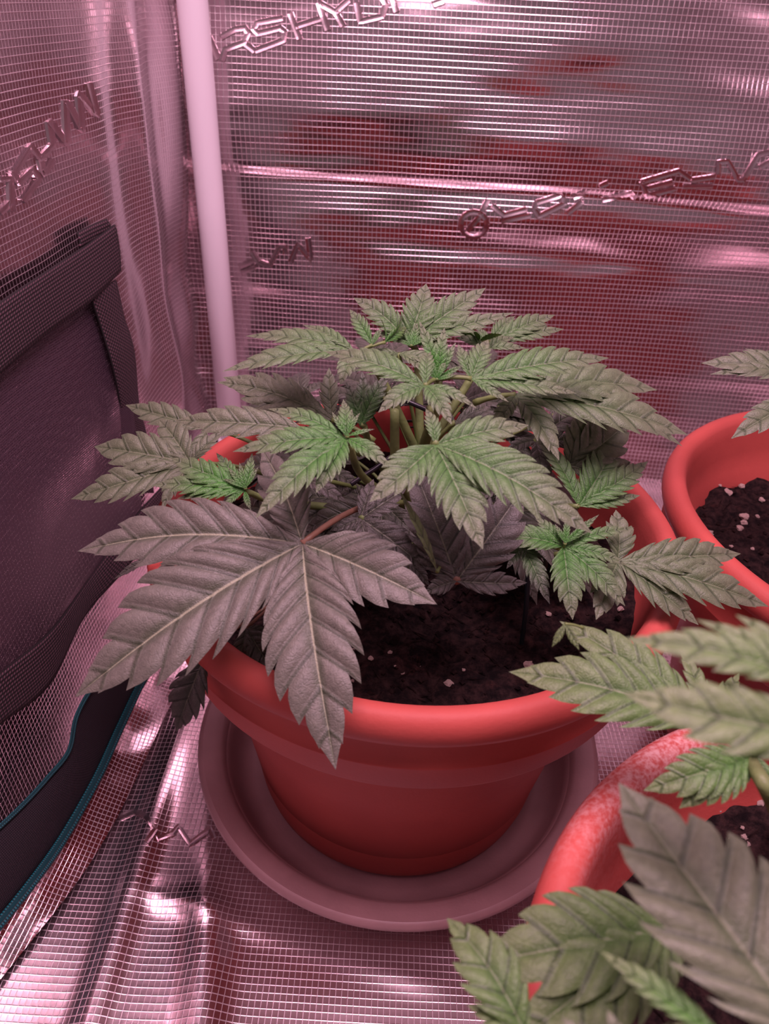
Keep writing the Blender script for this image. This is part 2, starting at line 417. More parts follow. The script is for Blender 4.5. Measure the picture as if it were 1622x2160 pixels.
# ------------------------------------------------------------------ mesh vent window, straps and seam on the left wall
def ribbon(name, A, B, mat, parent, nrm, n=8, nw=6, bulge=0.0, thick=0.0012, drop=None):
    """band between two edge polylines (same number of points), with real thickness"""
    a = spline(A, n); b = spline(B, n); vs, fs, uv = [], [], []
    nrm = Vector(nrm); L = 0
    for i in range(len(a)):
        if i: L += (a[i]-a[i-1]).length
        for j in range(nw+1):
            t = j/nw; p = a[i].lerp(b[i], t) + nrm*(bulge*math.sin(PI*t)); vs.append(p); uv.append((L, t*(b[i]-a[i]).length))
    m = len(a)
    top = len(vs)
    for i in range(top): vs.append(vs[i]-nrm*thick); uv.append(uv[i])
    for i in range(m-1):
        for j in range(nw):
            q = i*(nw+1)+j; fs.append((q, q+1, q+nw+2, q+nw+1)); fs.append((top+q, top+q+nw+1, top+q+nw+2, top+q+1))
        for j in (0, nw):
            q = i*(nw+1)+j; e = (q, q+nw+1, top+q+nw+1, top+q); fs.append(e if j == 0 else e[::-1])
    for i in (0, m-1):
        for j in range(nw):
            q = i*(nw+1)+j; e = (q, q+1, top+q+1, top+q); fs.append(e if i else e[::-1])
    return put(name, vs, fs, mat, parent, True, uv)
TL = lambda pts, off: [toL(x, y, off) for x, y in pts]
vent = empty('vent_window', toL(120, 1000, 0.004))
tag(vent, 'dark mesh ventilation window edged with black webbing in the left side wall', 'vent window')
ribbon('mesh_panel', TL([(-160, 870), (-60, 800), (60, 720), (160, 660), (225, 610)], 0.004), TL([(-160, 1640), (-60, 1540), (60, 1400), (190, 1240), (300, 1075)], 0.009), M['mesh'], vent, (1, 0, 0), 10, 40, 0.006, 0.0006)
ribbon('webbing_strap', TL([(-180, 745), (-60, 690), (0, 640), (100, 573), (180, 520), (244, 474)], 0.011), TL([(-180, 925), (-60, 860), (0, 792), (100, 705), (190, 638), (256, 572)], 0.012), M['strap'], vent, (1, 0, 0), 10, 8, 0.001, 0.0016)
ribbon('webbing_strap', TL([(193, 625), (215, 690), (240, 775), (256, 860), (262, 940), (275, 1040)], 0.010), TL([(246, 590), (262, 665), (284, 740), (294, 850), (310, 920), (325, 1040)], 0.0105), M['strap'], vent, (1, 0, 0), 10, 8, 0.001, 0.0016)
ribbon('webbing_strap', TL([(165, 490), (195, 475), (226, 462)], 0.008), TL([(170, 525), (200, 508), (236, 488)], 0.009), M['strap'], vent, (1, 0, 0), 6, 4, 0.001, 0.0014)
ribbon('webbing_strap', TL([(345, 1025), (300, 1075), (245, 1145), (190, 1220), (110, 1330), (0, 1420), (-120, 1520)], 0.011), TL([(352, 1080), (318, 1135), (262, 1205), (180, 1300), (105, 1445), (0, 1530), (-120, 1640)], 0.012), M['strap'], vent, (1, 0, 0), 10, 8, 0.001, 0.0016)

seam = empty('floor_seam', on_z(130, 1700, 0.01))
tag(seam, 'black binding strip with teal piping along the foot of the left wall', 'seam binding')
eL = [(330, 1280), (265, 1350), (200, 1440), (160, 1510), (143, 1585), (100, 1640), (40, 1705), (-60, 1800), (-180, 1930)]
eR = [(415, 1270), (360, 1340), (302, 1425), (248, 1535), (200, 1640), (130, 1765), (62, 1862), (-40, 1990), (-150, 2130)]
A = []; B = []
for i, ((x0, y0), (x1, y1)) in enumerate(zip(eL, eR)):
    b = on_z(x1, y1, 0.016); a = on_x(x0, y0, b.x - 0.006); A.append(a); B.append(b)
ribbon('binding_strip', A, B, M['band'], seam, Vector((0.75, 0, 0.66)), 10, 8, 0.004, 0.0014)
v, f = tube(spline([p+Vector((0.001, 0, 0.001)) for p in A], 8), 0.0016, 8)
put('piping', v, f, M['teal'], seam, True, [((i//8)*0.01, (i % 8)/8) for i in range(len(v))])
v, f = tube(spline([p+Vector((0.002, 0, 0.001)) for p in B], 8), 0.0034, 10)
put('piping', v, f, M['teal'], seam, True, [((i//10)*0.01, (i % 10)/10) for i in range(len(v))])
# silver fabric skirt between the vent strap, the seam and the floor
def skirt(name, rows, nrm):
    cols = [spline(r, 8) for r in rows]
    m = len(cols[0]); vs, fs, uv = [], [], []
    n2 = 24
    for i in range(m):
        sp = spline([c[i] for c in cols], max(2, n2//(len(cols)-1)))
        for j, p in enumerate(sp):
            q = p + Vector(nrm)*(0.002*nz(p.x*40, p.y*40, p.z*40)); vs.append(q); uv.append((p.y*1.1, (p.z-p.x)*1.0))
        w_ = len(sp)
    for i in range(m-1):
        for j in range(w_-1):
            a = i*w_+j; fs.append((a, a+1, a+w_+1, a+w_))
    o = put(name, vs, fs, M['mylar'], wl, True, uv); return o
inner = [p + Vector((0.0, 0.0, 0.0)) for p in B]
fl_line = [on_z(x+70, y+40, 0.0005) for x, y in eR]
mid_line = [on_z(x+30, y+18, 0.008) for x, y in eR]
skirt('floor_skirt', [inner, mid_line, fl_line], (0.6, 0, 0.8))

# ------------------------------------------------------------------ pots, saucer, soil
POT = [(0.0, 0.0), (0.088, 0.0), (0.0955, 0.0015), (0.0992, 0.006), (0.1010, 0.014), (0.1050, 0.05), (0.1105, 0.10), (0.1158, 0.14), (0.1185, 0.1615), (0.1200, 0.1628),
       (0.1395, 0.1630), (0.1420, 0.1638), (0.1426, 0.1655), (0.1462, 0.1838), (0.1463, 0.1846), (0.1455, 0.1850), (0.1478, 0.2030), (0.1476, 0.2042), (0.1482, 0.2050), (0.1510, 0.2068), (0.1524, 0.2105), (0.1525, 0.2145), (0.1512, 0.2190), (0.1485, 0.2222),
       (0.1450, 0.2232), (0.1412, 0.2222), (0.1386, 0.2185), (0.1370, 0.2100), (0.1345, 0.1960), (0.1320, 0.1800), (0.1180, 0.1600), (0.113, 0.10), (0.100, 0.012), (0.0, 0.010)]
def make_pot(name, x, y, z0, label, mat, dust=None, soil_z=0.178):
    root = empty(name, (x, y, z0)); tag(root, label, 'plant pot', 'red plastic plant pots')
    cut = [i for i, p in enumerate(POT) if p == (0.1476, 0.2042)][0]; cut2 = [i for i, p in enumerate(POT) if p == (0.1370, 0.21)][0]
    lo = [i for i, p in enumerate(POT) if p == (0.1200, 0.1628)][0]
    def part(nm, prof):
        vs, fs = lathe(prof, 128)
        o = link(nm, mesh(nm, vs, fs), mat, root)
        if dust:
            at = o.data.attributes.new('dust', 'FLOAT', 'POINT')
            for i, vv in enumerate(vs):
                a = math.atan2(vv.y, vv.x)
                at.data[i].value = dust(a, math.hypot(vv.x, vv.y), vv.z)
        return o
    part('pot_body', POT[:lo+1]); part('collar', POT[lo:cut+1]); part('rim', POT[cut:cut2+1]); part('inner_wall', POT[cut2:])
    return root
def make_soil(x, y, z0, zs, label, seed, rr=0.1335):
    vs, fs = [], []; nr, na = 46, 120
    for i in range(nr+1):
        r = rr*i/nr
        for j in range(na):
            a = 2*PI*j/na; X, Y = r*math.cos(a), r*math.sin(a)
            h = 0.006*nz(X*22+seed, Y*22, 1) + 0.0042*nz(X*70+seed, Y*70, 2) + 0.0028*nz(X*190+seed, Y*190, 3) + 0.0015*nz(X*420, Y*420, 4)
            h += 0.004*ss(0.11, 0.134, r)
            vs.append(Vector((X, Y, zs+h)))
    for i in range(nr):
        for j in range(na):
            k2 = (j+1) % na; fs.append((i*na+j, (i+1)*na+j, (i+1)*na+k2, i*na+k2))
    o = link('potting_soil', mesh('potting_soil', vs, fs), M['soil']); o.location = (x, y, z0); o['kind'] = 'stuff'
    tag(o, label, 'soil'); return vs
def crumbs(x, y, z0, base, label, seed, n=900):
    """small loose clods and fibres of the soil, far too many to count"""
    rnd = random.Random(seed); vs, fs = [], []
    for _ in range(n):
        b = rnd.choice(base)
        if math.hypot(b.x, b.y) > 0.128: continue
        s = rnd.uniform(0.0006, 0.0026)*(1.6 if rnd.random() < 0.08 else 1)
        i = len(vs); c = b + Vector((rnd.uniform(-1, 1)*0.001, rnd.uniform(-1, 1)*0.001, s*0.4))
        if rnd.random() < 0.28:
            d = Vector((rnd.uniform(-1, 1), rnd.uniform(-1, 1), rnd.uniform(-0.1, 0.35))).normalized()*rnd.uniform(0.003, 0.009); e = d.cross(Vector((0, 0, 1))).normalized()*0.0004
            vs += [c-d-e, c-d+e, c+d+e*0.6, c+d-e*0.6, c+Vector((0, 0, 0.0007))]; fs += [(i, i+1, i+4), (i+1, i+2, i+4), (i+2, i+3, i+4), (i+3, i, i+4)]
        else:
            for d in ((1, 0, 0), (-1, 0, 0), (0, 1, 0), (0, -1, 0), (0, 0, 1), (0, 0, -1)): vs.append(c+Vector(d)*s*rnd.uniform(0.6, 1.3))
            for t in ((0, 2, 4), (2, 1, 4), (1, 3, 4), (3, 0, 4), (2, 0, 5), (1, 2, 5), (3, 1, 5), (0, 3, 5)): fs.append(tuple(i+q for q in t))
    o = link('soil_crumbs', mesh('soil_crumbs', vs, fs, False), M['soil']); o.location = (x, y, z0); o['kind'] = 'stuff'; tag(o, label, 'soil')

PX, PY, PZ = 0.0186, 0.35, 0.0032
SAU = [(0.0, 0.0), (0.118, 0.0), (0.1235, 0.0015), (0.130, 0.010), (0.1375, 0.024), (0.1425, 0.0285), (0.1443, 0.0315), (0.1435, 0.0342), (0.1405, 0.0352), (0.1345, 0.0335), (0.1290, 0.0318), (0.1268, 0.0300), (0.1250, 0.0265), (0.1238, 0.0255), (0.1215, 0.0200), (0.1170, 0.0100), (0.112, 0.0045), (0.106, 0.0030), (0.0, 0.0030)]
sau = empty('pot_saucer', (PX, PY, 0)); tag(sau, 'round brown plastic saucer under the central red pot', 'saucer')
ci = 8
vs, fs = lathe(SAU[:ci+1], 128); link('outer_wall', mesh('outer_wall', vs, fs), M['saucer'], sau)
vs, fs = lathe(SAU[ci:13], 128); link('lip', mesh('lip', vs, fs), M['saucer'], sau)
vs, fs = lathe(SAU[12:], 128); link('tray', mesh('tray', vs, fs), M['saucer'], sau)
make_pot('plant_pot', PX, PY, PZ, 'red plastic pot standing on the brown saucer with the bushy plant', M['pot'])
def dfun(a, r, z):
    return 0.8*ss(1.5, 1.9, a)*(1-ss(2.25, 2.75, a))*ss(0.205, 0.220, z) + 0.12*ss(2.2, 2.6, a)*(1 if r < 0.139 else 0)
BRX, BRY = 0.331, 0.375
FRX, FRY = 0.199, 0.073
make_pot('plant_pot', BRX, BRY, 0, 'red plastic pot at the right edge against the back wall', M['pot'])
make_pot('plant_pot', FRX, FRY, 0, 'red plastic pot nearest the camera with whitish bloom on its rim', M['pot_dust'], dfun)
S1 = make_soil(PX, PY, 0, 0.184, 'dark potting soil in the central red pot', 3)
S2 = make_soil(BRX, BRY, 0, 0.170, 'dark potting soil in the pot by the back wall', 8, 0.131)
S3 = make_soil(FRX, FRY, 0, 0.172, 'dark potting soil in the nearest pot', 15, 0.131)
crumbs(PX, PY, 0, S1, 'loose crumbs and fibres on the soil of the central pot', 1, 1500)
crumbs(BRX, BRY, 0, S2, 'loose crumbs and fibres on the soil of the pot by the back wall', 2, 900)
crumbs(FRX, FRY, 0, S3, 'loose crumbs and fibres on the soil of the nearest pot', 4, 900)
def granule(px, py, zs, size, S_, x0, y0, label, group):
    p = on_z(px, py, zs)
    b = min(S_, key=lambda q: (q.x+x0-p.x)**2+(q.y+y0-p.y)**2)
    bm = bmesh.new(); bmesh.ops.create_icosphere(bm, subdivisions=2, radius=1)
    sd = random.uniform(0, 99)
    for vv in bm.verts:
        vv.co *= 0.75 + 0.5*nz(vv.co.x*1.3+sd, vv.co.y*1.3, vv.co.z*1.3)
        vv.co.z *= 0.7
    me = bpy.data.meshes.new('perlite_granule'); bm.to_mesh(me); bm.free()
    o = link('perlite_granule', me, M['perlite']); o.location = (b.x+x0, b.y+y0, b.z+size*0.35); o.scale = (size,)*3; o.rotation_euler = (0, 0, random.uniform(0, 6))
    tag(o, label, 'perlite', group)
for (x, y, s) in ((750, 1368, 2.6), (784, 1396, 2.2), (830, 1382, 2.0), (848, 1420, 1.6), (957, 1436, 4.0), (1112, 1400, 4.2), (1158, 1305, 2.6), (1312, 1293, 3.0), (975, 1412, 1.5), (835, 1408, 1.2), (893, 1395, 1.3), (735, 1430, 1.5)):
    granule(x, y, 0.186, s*0.00082, S1, PX, PY, {957: 'largest pale perlite granule near the front rim of the central pot', 1112: 'pale perlite granule beside the leaf tip that overhangs the central pot', 1312: 'perlite granule at the right rim of the central pot below hanging leaves'}.get(x, 'small pale perlite granule on the dark soil of the central pot'), 'perlite granules in the central pot')
for (x, y, s) in ((1537, 1005, 4.5), (1538, 1043, 4.5), (1566, 1026, 3.5), (1572, 1086, 5.0), (1570, 1100, 3.5), (1500, 1118, 4.5), (1555, 1118, 3.6), (1482, 1050, 2.5), (1580, 1000, 3.0), (1610, 1055, 3.0), (1520, 1028, 2.0), (1600, 1085, 2.2), (1590, 1160, 2.0), (1545, 1150, 2.0)):
    granule(x, y, 0.172, s*0.0009, S2, BRX, BRY, 'pale perlite granule on the soil of the pot by the back wall', 'perlite granules in the pot by the back wall')
for (x, y, s) in ((1540, 1770, 3.2), (1575, 1765, 2.6), (1582, 1776, 2.2), (1608, 1698, 3.4), (1490, 1690, 1.8), (1560, 1745, 1.6)):
    granule(x, y, 0.174, s*0.0007, S3, FRX, FRY, 'pale perlite granule on the soil of the nearest pot', 'perlite granules in the nearest pot')

# ------------------------------------------------------------------ plants
TAB = [(0, .05), (.06, .20), (.15, .50), (.27, .80), (.40, .97), (.50, 1.0), (.60, .94), (.70, .77), (.79, .52), (.87, .29), (.94, .12), (1, 0.0)]
def wid(t):
    for (a, x), (b, y) in zip(TAB[:-1], TAB[1:]):
        if t <= b: return x + (y-x)*(t-a)/(b-a)
    return 0
COLS = [(-1, .0), (-.84, .0), (-.58, .0), (-.3, 0), (-.07, 0), (0, 0), (.07, 0), (.3, 0), (.58, 0), (.84, 0), (1, 0)]
def leaflet(P0, P1, n, width, parent, mat, young=0.0, teeth=9, arch=0.08, fold=0.16, roll=0.0, tipdrop=0.0, depth=0.24, seed=0):
    D = P1-P0; L = D.length; d = D.normalized()
    n = (n - d*n.dot(d)).normalized()
    if roll: n = (Matrix.Rotation(roll, 3, d) @ n)
    rnd = random.Random(seed)
    sway = rnd.uniform(-.04, .04); B0 = n.cross(d).normalized()
    def mid(t): return P0 + D*t + n*(arch*L*math.sin(PI*t**0.9)) + B0*(sway*L*math.sin(PI*t)) - Vector((0, 0, 1))*(tipdrop*L*max(0, t-.7)**2*6)
    phis = (0.0, 0.07, 0.30, 0.58, 0.84)
    ts, tv, ph = [], [], []
    for kk in range(teeth):
        for p in phis:
            c = (kk+p)/teeth; ts.append(c**0.93); tv.append(kk+p); ph.append(p)
    ts.append(1.0); tv.append(teeth); ph.append(0.0)
    skew = max(0.7, 1.0 - 1.3*max(0, width/L-.40)); vs, fs, uv, tone = [], [], [], []
    nc = len(COLS)
    off = parent.location + (parent.parent.location if parent.parent else Vector((0, 0, 0)))
    e = 0.01
    asym = [rnd.uniform(0.92, 1.06), rnd.uniform(0.92, 1.06)]
    for i, t in enumerate(ts):
        w0 = wid(t)*width*0.5
        p = ph[i]
        for (s, _) in COLS:
            a = abs(s); sg = 1 if s > 0 else -1
            wm = w0*asym[0 if s > 0 else 1]
            mul = 1.0 if (p == 0 or t > 0.86) else 1-depth*(1-p)**2.1*(0.6+0.4*ss(0.05, 0.3, t))
            ex = 1.0
            if a > .9: ex = mul
            elif a > .7: ex = 1-(1-mul)*0.55
            lat = a*wm*ex
            tt = t - skew*(wm-lat)/L
            if p == 0 and a == 1 and 0 < t < 1: tt += 0.016
            tt = max(0.0, min(tt, 1.0))
            m = mid(tt); tg = (mid(min(1, tt+e))-mid(max(0, tt-e))).normalized()
            b = n.cross(tg).normalized(); nn = tg.cross(b).normalized()
            bul = math.sin(PI*p)*0.23*wm*a*(1.25-a)*1.6 if p > 0 else -0.015*wm
            h = wm*(fold*2.2*a - (fold*1.7)*a*a) + bul
            vs.append(m + b*(sg*lat) + nn*h - off)
            uv.append((s, tv[i])); tone.append(young*(1-0.9*ss(0.25, 0.95, tt))*(1-0.30*a))
    for i in range(len(ts)-1):
        for j in range(nc-1):
            q = i*nc+j; fs.append((q, q+1, q+nc+1, q+nc))
    me = mesh('leaflet', vs, fs, True, uv)
    at = me.attributes.new('tone', 'FLOAT', 'POINT'); at.data.foreach_set('value', tone)
    return link('leaflet', me, mat, parent)
NL = [0]
def leaf(plant, base, Y, nrm, tips, mat='leaf', young=0.0, wr=0.30, att=None, pet='petiole', pr=0.0011, maxk=1.45, arch=0.07, fold=0.16, name='leaf', teeth=None):
    """base: pixel of the point where the leaflets meet, Y: its distance into the tent, nrm: facing of the blade; tips: (px, py[, width ratio, roll, extra forward])"""
    NL[0] += 1
    P0 = on_y(base[0], base[1], Y); n = Vector(nrm).normalized()
    dep = (P0-CAM).dot(_f)
    lf = empty_mesh = None
    # leaf object: its petiole with a small knot where the leaflets meet
    A = Vector(att) if att is not None else P0 + Vector((0, 0.01, -0.02))
    mid_ = (P0+A)/2 + Vector((0, 0, 0.12*(P0-A).length))
    pts = [A + (mid_-A)*(2*t)*(1-t) + (P0-A)*t*t + Vector((0, 0, 0)) for t in [i/8 for i in range(9)]]
    pts = [(A*(1-t)*(1-t) + mid_*2*t*(1-t) + P0*t*t) for t in [i/8 for i in range(9)]]
    v, f = tube(pts, [pr*1.25]*2+[pr]*6+[pr*1.3], 8)
    po = plant.location
    me = mesh(name, [q-P0 for q in v], f)
    lf = link(name, me, M[pet], plant); lf.location = P0-po
    for i, tp in enumerate(tips):
        px, py = tp[0], tp[1]
        d = ray(px, py); den = d.dot(n)
        app = math.hypot(px-base[0], py-base[1])*dep/F
        ok = False
        if abs(den) > 1e-4:
            tt = (P0-CAM).dot(n)/den
            if tt > 0:
                P1 = CAM + d*tt
                ok = (P1-P0).length <= maxk*app
        if not ok:
            # keep the length sensible: shift along the ray towards where the blade plane lies
            want = math.sqrt(maxk**2-1)*app
            sgn = 1 if (abs(den) > 1e-4 and ((P0-CAM).dot(n)/den > dep or (P0-CAM).dot(n)/den < 0)) else -1
            P1 = CAM + d*(dep + sgn*want*0.8)
        if len(tp) > 4: P1 = P1 + d.normalized()*tp[4]*-1
        wrr = tp[2] if len(tp) > 2 and tp[2] else wr
        L = (P1-P0).length
        tn = teeth or max(6, min(9, int(4.5 + L*50))) + (2 if young > .4 else 0)
        leaflet(P0, P1, n, L*wrr*(1.10 if plant is main else 1.05), lf, M[mat], young, tn, arch + random.uniform(-.02, .02), fold, tp[3] if len(tp) > 3 else 0.0, 0.0, 0.29 if young < .5 else 0.35, NL[0]*31+i)
    return lf
def branch(plant, pts, r0, r1, mat='stem', name='branch'):
    P = spline([Vector(p) for p in pts], 6); m = len(P)
    v, f = tube(P, [r0+(r1-r0)*i/(m-1) for i in range(m)], 10)
    return put(name, v, f, M[mat], plant)

main = empty('cannabis_plant', (PX, PY, 0.184)); tag(main, 'bushy cannabis plant with broad serrated leaves in the central red pot', 'plant', 'potted cannabis plants')
top = Vector((PX, PY, 0.262))
apex = on_y(925, 800, 0.318)
branch(main, [(PX, PY, 0.175), (PX+0.002, PY, 0.215), top, apex+Vector((0, 0.004, -0.02)), apex], 0.0042, 0.0020, name='main_stem')
nodes = {}
def br(key, pts, r0=0.0025, r1=0.0015):
    nodes[key] = pts[-1]; branch(main, pts, r0, r1)
b0 = Vector((PX, PY, 0.225))
br('C', [b0, on_y(770, 1010, 0.312), on_y(735, 935, 0.283)])
br('D', [top, on_y(800, 790, 0.345), on_y(752, 748, 0.342)])
br('H', [top, on_y(880, 760, 0.37), on_y(862, 722, 0.362)])
br('J', [top, on_y(1010, 770, 0.37), on_y(1035, 722, 0.382)])
br('S', [b0, on_y(600, 1060, 0.32), on_y(518, 1036, 0.302)])
br('V', [b0, on_y(790, 960, 0.33), on_y(768, 897, 0.312)])
br('N', [b0, on_y(1080, 1120, 0.31), on_y(1188, 1158, 0.284)])
br('M', [b0, on_y(1130, 1060, 0.34), on_y(1220, 1068, 0.322)])
br('B2', [b0, on_y(838, 1000, 0.32), on_y(832, 865, 0.318)], 0.003, 0.0022)
low = Vector((PX, PY, 0.232))
near = lambda k, s=1.0: nodes[k]

# big fan leaf at the left front
leaf(main, (638, 1147), 0.255, (-0.18, -0.50, 0.85), [(551, 946, .40), (163, 1163, .31), (158, 1470, .40), (708, 1624, .385), (922, 1275, .42)], wr=.33, mat='leaf_fan', att=on_y(790, 1062, 0.30), pet='petiole_brown', pr=0.0014, arch=0.06)
# centre leaf
leaf(main, (919, 939), 0.268, (0.05, -0.42, 0.9), [(778, 1060, .40), (1019, 1160, .40), (1250, 1126, .33), (1116, 897, .34), (898, 862, .34)], young=.62, att=on_y(905, 860, .315), pr=.0013)
# bright cluster left of centre
leaf(main, (729, 925), 0.280, (-0.05, -0.38, 0.92), [(490, 953, .26), (538, 1094, .30), (666, 1041, .38), (826, 987, .30), (724, 842, .26), (564, 862, .2)], young=.85, att=nodes['C'], arch=.09)
leaf(main, (733, 920), 0.279, (0, -0.6, 0.8), [(760, 870, .2), (700, 868, .2), (790, 905, .16), (742, 862, .2)], young=1.0, att=nodes['C'], pr=.0007)
# upper left leaf
leaf(main, (748, 740), 0.342, (-0.08, -0.30, 0.95), [(468, 784, .22), (517, 709, .22), (717, 813, .40), (638, 685, .2), (830, 760, .25)], young=.5, att=nodes['D'], arch=.07)
leaf(main, (785, 728), 0.345, (-0.2, -0.6, 0.75), [(737, 652, .30), (806, 690, .3), (770, 690, .26)], young=.8, att=nodes['D'], pr=.0008)
leaf(main, (812, 722), 0.348, (0.6, -0.3, 0.6), [(846, 660, .40, 1.0), (800, 668, .34, .6), (858, 690, .3)], mat='leaf_green', young=.9, att=nodes['D'], pr=.0008)
# leaves round the top bud
leaf(main, (896, 814), 0.302, (-0.05, -0.36, 0.92), [(686, 742, .28), (797, 871, .40), (953, 896, .36), (1006, 862, .22), (905, 735, .3), (845, 795, .25)], young=.6, att=apex, arch=.10)
leaf(main, (994, 799), 0.318, (0.1, -0.42, 0.9), [(1285, 755, .24), (1217, 830, .22), (1073, 848, .26), (1030, 716, .36), (966, 726, .34), (1140, 760, .2)], young=.65, att=apex, arch=.06)
leaf(main, (925, 797), 0.316, (0, -0.75, 0.65), [(884, 676, .20), (938, 690, .26), (962, 722, .22), (905, 740, .24), (978, 770, .2), (925, 720, .24), (950, 745, .2)], young=1.0, att=apex, pr=.0009, arch=.12)
leaf(main, (921, 801), 0.312, (0, -0.6, 0.8), [(880, 770, .26), (962, 790, .24), (900, 758, .24), (940, 760, .26)], young=1.0, att=apex, pr=.0007, arch=.12)
# top back leaf
leaf(main, (860, 722), 0.362, (0, -0.66, 0.75), [(899, 598, .46), (745, 628, .34), (1025, 607, .30), (1085, 659, .17), (790, 700, .3), (935, 720, .3)], young=.55, att=nodes['H'])
leaf(main, (868, 730), 0.356, (0, -0.6, 0.8), [(850, 690, .3), (905, 700, .3), (835, 718, .26), (880, 680, .3)], young=.95, att=nodes['H'], pr=.0007)
# right of the top
leaf(main, (1035, 720), 0.382, (0.15, -0.52, 0.84), [(1171, 664, .26), (1086, 667, .34), (1190, 694, .22), (962, 700, .30), (1000, 690, .3)], young=.5, att=nodes['J'])
leaf(main, (1025, 735), 0.372, (0.1, -0.4, 0.9), [(960, 712, .4), (1085, 712, .34), (1110, 735, .26), (985, 745, .3)], mat='leaf', young=.4, att=nodes['J'], pr=.0008)
leaf(main, (1010, 720), 0.375, (0.4, 0.5, 0.5), [(958, 705, .5), (998, 695, .5), (1060, 705, .24)], mat='leaf_green', young=.6, att=nodes['J'], pr=.0008)
# right large leaf
leaf(main, (1087, 834), 0.338, (0.22, -0.42, 0.88), [(1387, 823, .26), (1452, 918, .28), (1180, 972, .38), (1030, 905, .3)], young=.3, att=on_y(1000, 850, .345), wr=.3, pr=.0015, arch=.05)
leaf(main, (1210, 850), 0.372, (0.25, -0.35, 0.9), [(1440, 942, .22), (1330, 790, .28), (1290, 790, .3)], young=.1, att=on_y(1050, 860, .36), pr=.0012)
leaf(main, (1195, 985), 0.345, (0.1, -0.7, 0.7), [(1330, 884, .55), (1352, 985, .42), (1255, 860, .5)], young=.0, att=on_y(1080, 1010, .345), pr=.0013)
# right young leaves
leaf(main, (1220, 1068), 0.322, (0.15, -0.5, 0.85), [(1367, 973, .26), (1351, 1045, .24), (1300, 930, .40), (1124, 920, .24), (1190, 985, .28)], young=.75, att=nodes['M'])
leaf(main, (1188, 1153), 0.284, (0.05, -0.45, 0.88), [(1041, 1134, .36), (1208, 1308, .42), (1319, 1279, .32), (1338, 1113, .16), (1127, 1087, .34), (1325, 1194, .22)], young=.85, att=nodes['N'], arch=.08)
leaf(main, (1192, 1146), 0.282, (0, -0.6, 0.8), [(1264, 1085, .16), (1196, 1088, .24), (1225, 1110, .2), (1170, 1105, .24), (1245, 1120, .16)], young=1.0, att=nodes['N'], pr=.0007)
leaf(main, (1100, 1150), 0.29, (0, -0.4, 0.9), [(1160, 1275, .30), (1068, 1200, .36), (1070, 1160, .3), (1150, 1180, .24)], mat='leaf_shaded', young=.55, att=nodes['N'])
# far right leaf over the rim
leaf(main, (1303, 1184), 0.288, (0.18, -0.45, 0.87), [(1299, 1075, .55), (1563, 1168, .26), (1622, 1280, .28), (1474, 1319, .36), (1257, 1308, .46)], young=.2, att=on_y(1170, 1170, .30), pr=.0013, arch=.05)
# dark shaded leaves in the middle
leaf(main, (963, 1226), 0.252, (0.05, -0.62, 0.78), [(872, 985, .50), (1105, 1028, .46), (1112, 1229, .34), (895, 1252, .5), (870, 1130, .4)], mat='leaf_shaded', att=on_y(945, 1120, .31), pet='petiole_brown', pr=.0016, arch=.03)
leaf(main, (922, 1206), 0.250, (0.75, -0.4, 0.5), [(838, 1026, .19, 0.2)], mat='leaf_green', att=on_y(945, 1180, .27), pr=.0007, arch=.05)  # added narrow blade, paler green stands for the lit edge of the dark leaf
leaf(main, (761, 1094), 0.278, (0.0, -0.5, 0.86), [(902, 1202, .40), (858, 1030, .42), (788, 1010, .4), (790, 1190, .4), (700, 1120, .4)], mat='leaf_shaded', att=on_y(850, 1060, .31), pr=.0012, arch=.04)
leaf(main, (640, 1008), 0.318, (0, -0.45, 0.9), [(732, 1060, .32), (560, 1000, .34), (700, 965, .34), (610, 1060, .34)], mat='leaf_shaded', att=b0, pr=.0012)
leaf(main, (1060, 1010), 0.330, (0, -0.4, 0.9), [(1150, 1090, .36), (1000, 1060, .36), (1110, 960, .34), (1000, 960, .34), (1080, 1110, .36)], mat='leaf_shaded', young=.1, att=b0, pr=.0012)
leaf(main, (1010, 1075), 0.345, (0, -0.4, 0.9), [(1120, 1120, .36), (960, 1130, .36), (1090, 1020, .34), (920, 1040, .34)], mat='leaf_shaded', young=.1, att=b0, pr=.0012)
leaf(main, (690, 990), 0.345, (0, -0.4, 0.9), [(560, 960, .34), (620, 920, .34), (760, 1040, .34), (780, 960, .3)], mat='leaf_shaded', young=.1, att=b0, pr=.0012)
leaf(main, (960, 890), 0.345, (0.1, -0.4, 0.9), [(1080, 900, .34), (1040, 850, .34), (1000, 960, .36), (900, 850, .3)], mat='leaf_shaded', young=.15, att=top, pr=.0012)
leaf(main, (1130, 930), 0.36, (0.2, -0.4, 0.9), [(1240, 940, .36), (1220, 870, .34), (1150, 1040, .36), (1060, 960, .3)], mat='leaf_shaded', young=.1, att=b0, pr=.0012)
leaf(main, (840, 745), 0.35, (0, -0.35, 0.9), [(945, 770, .3), (790, 790, .34), (760, 760, .3), (900, 790, .3)], mat='leaf', young=.3, att=top, pr=.001)
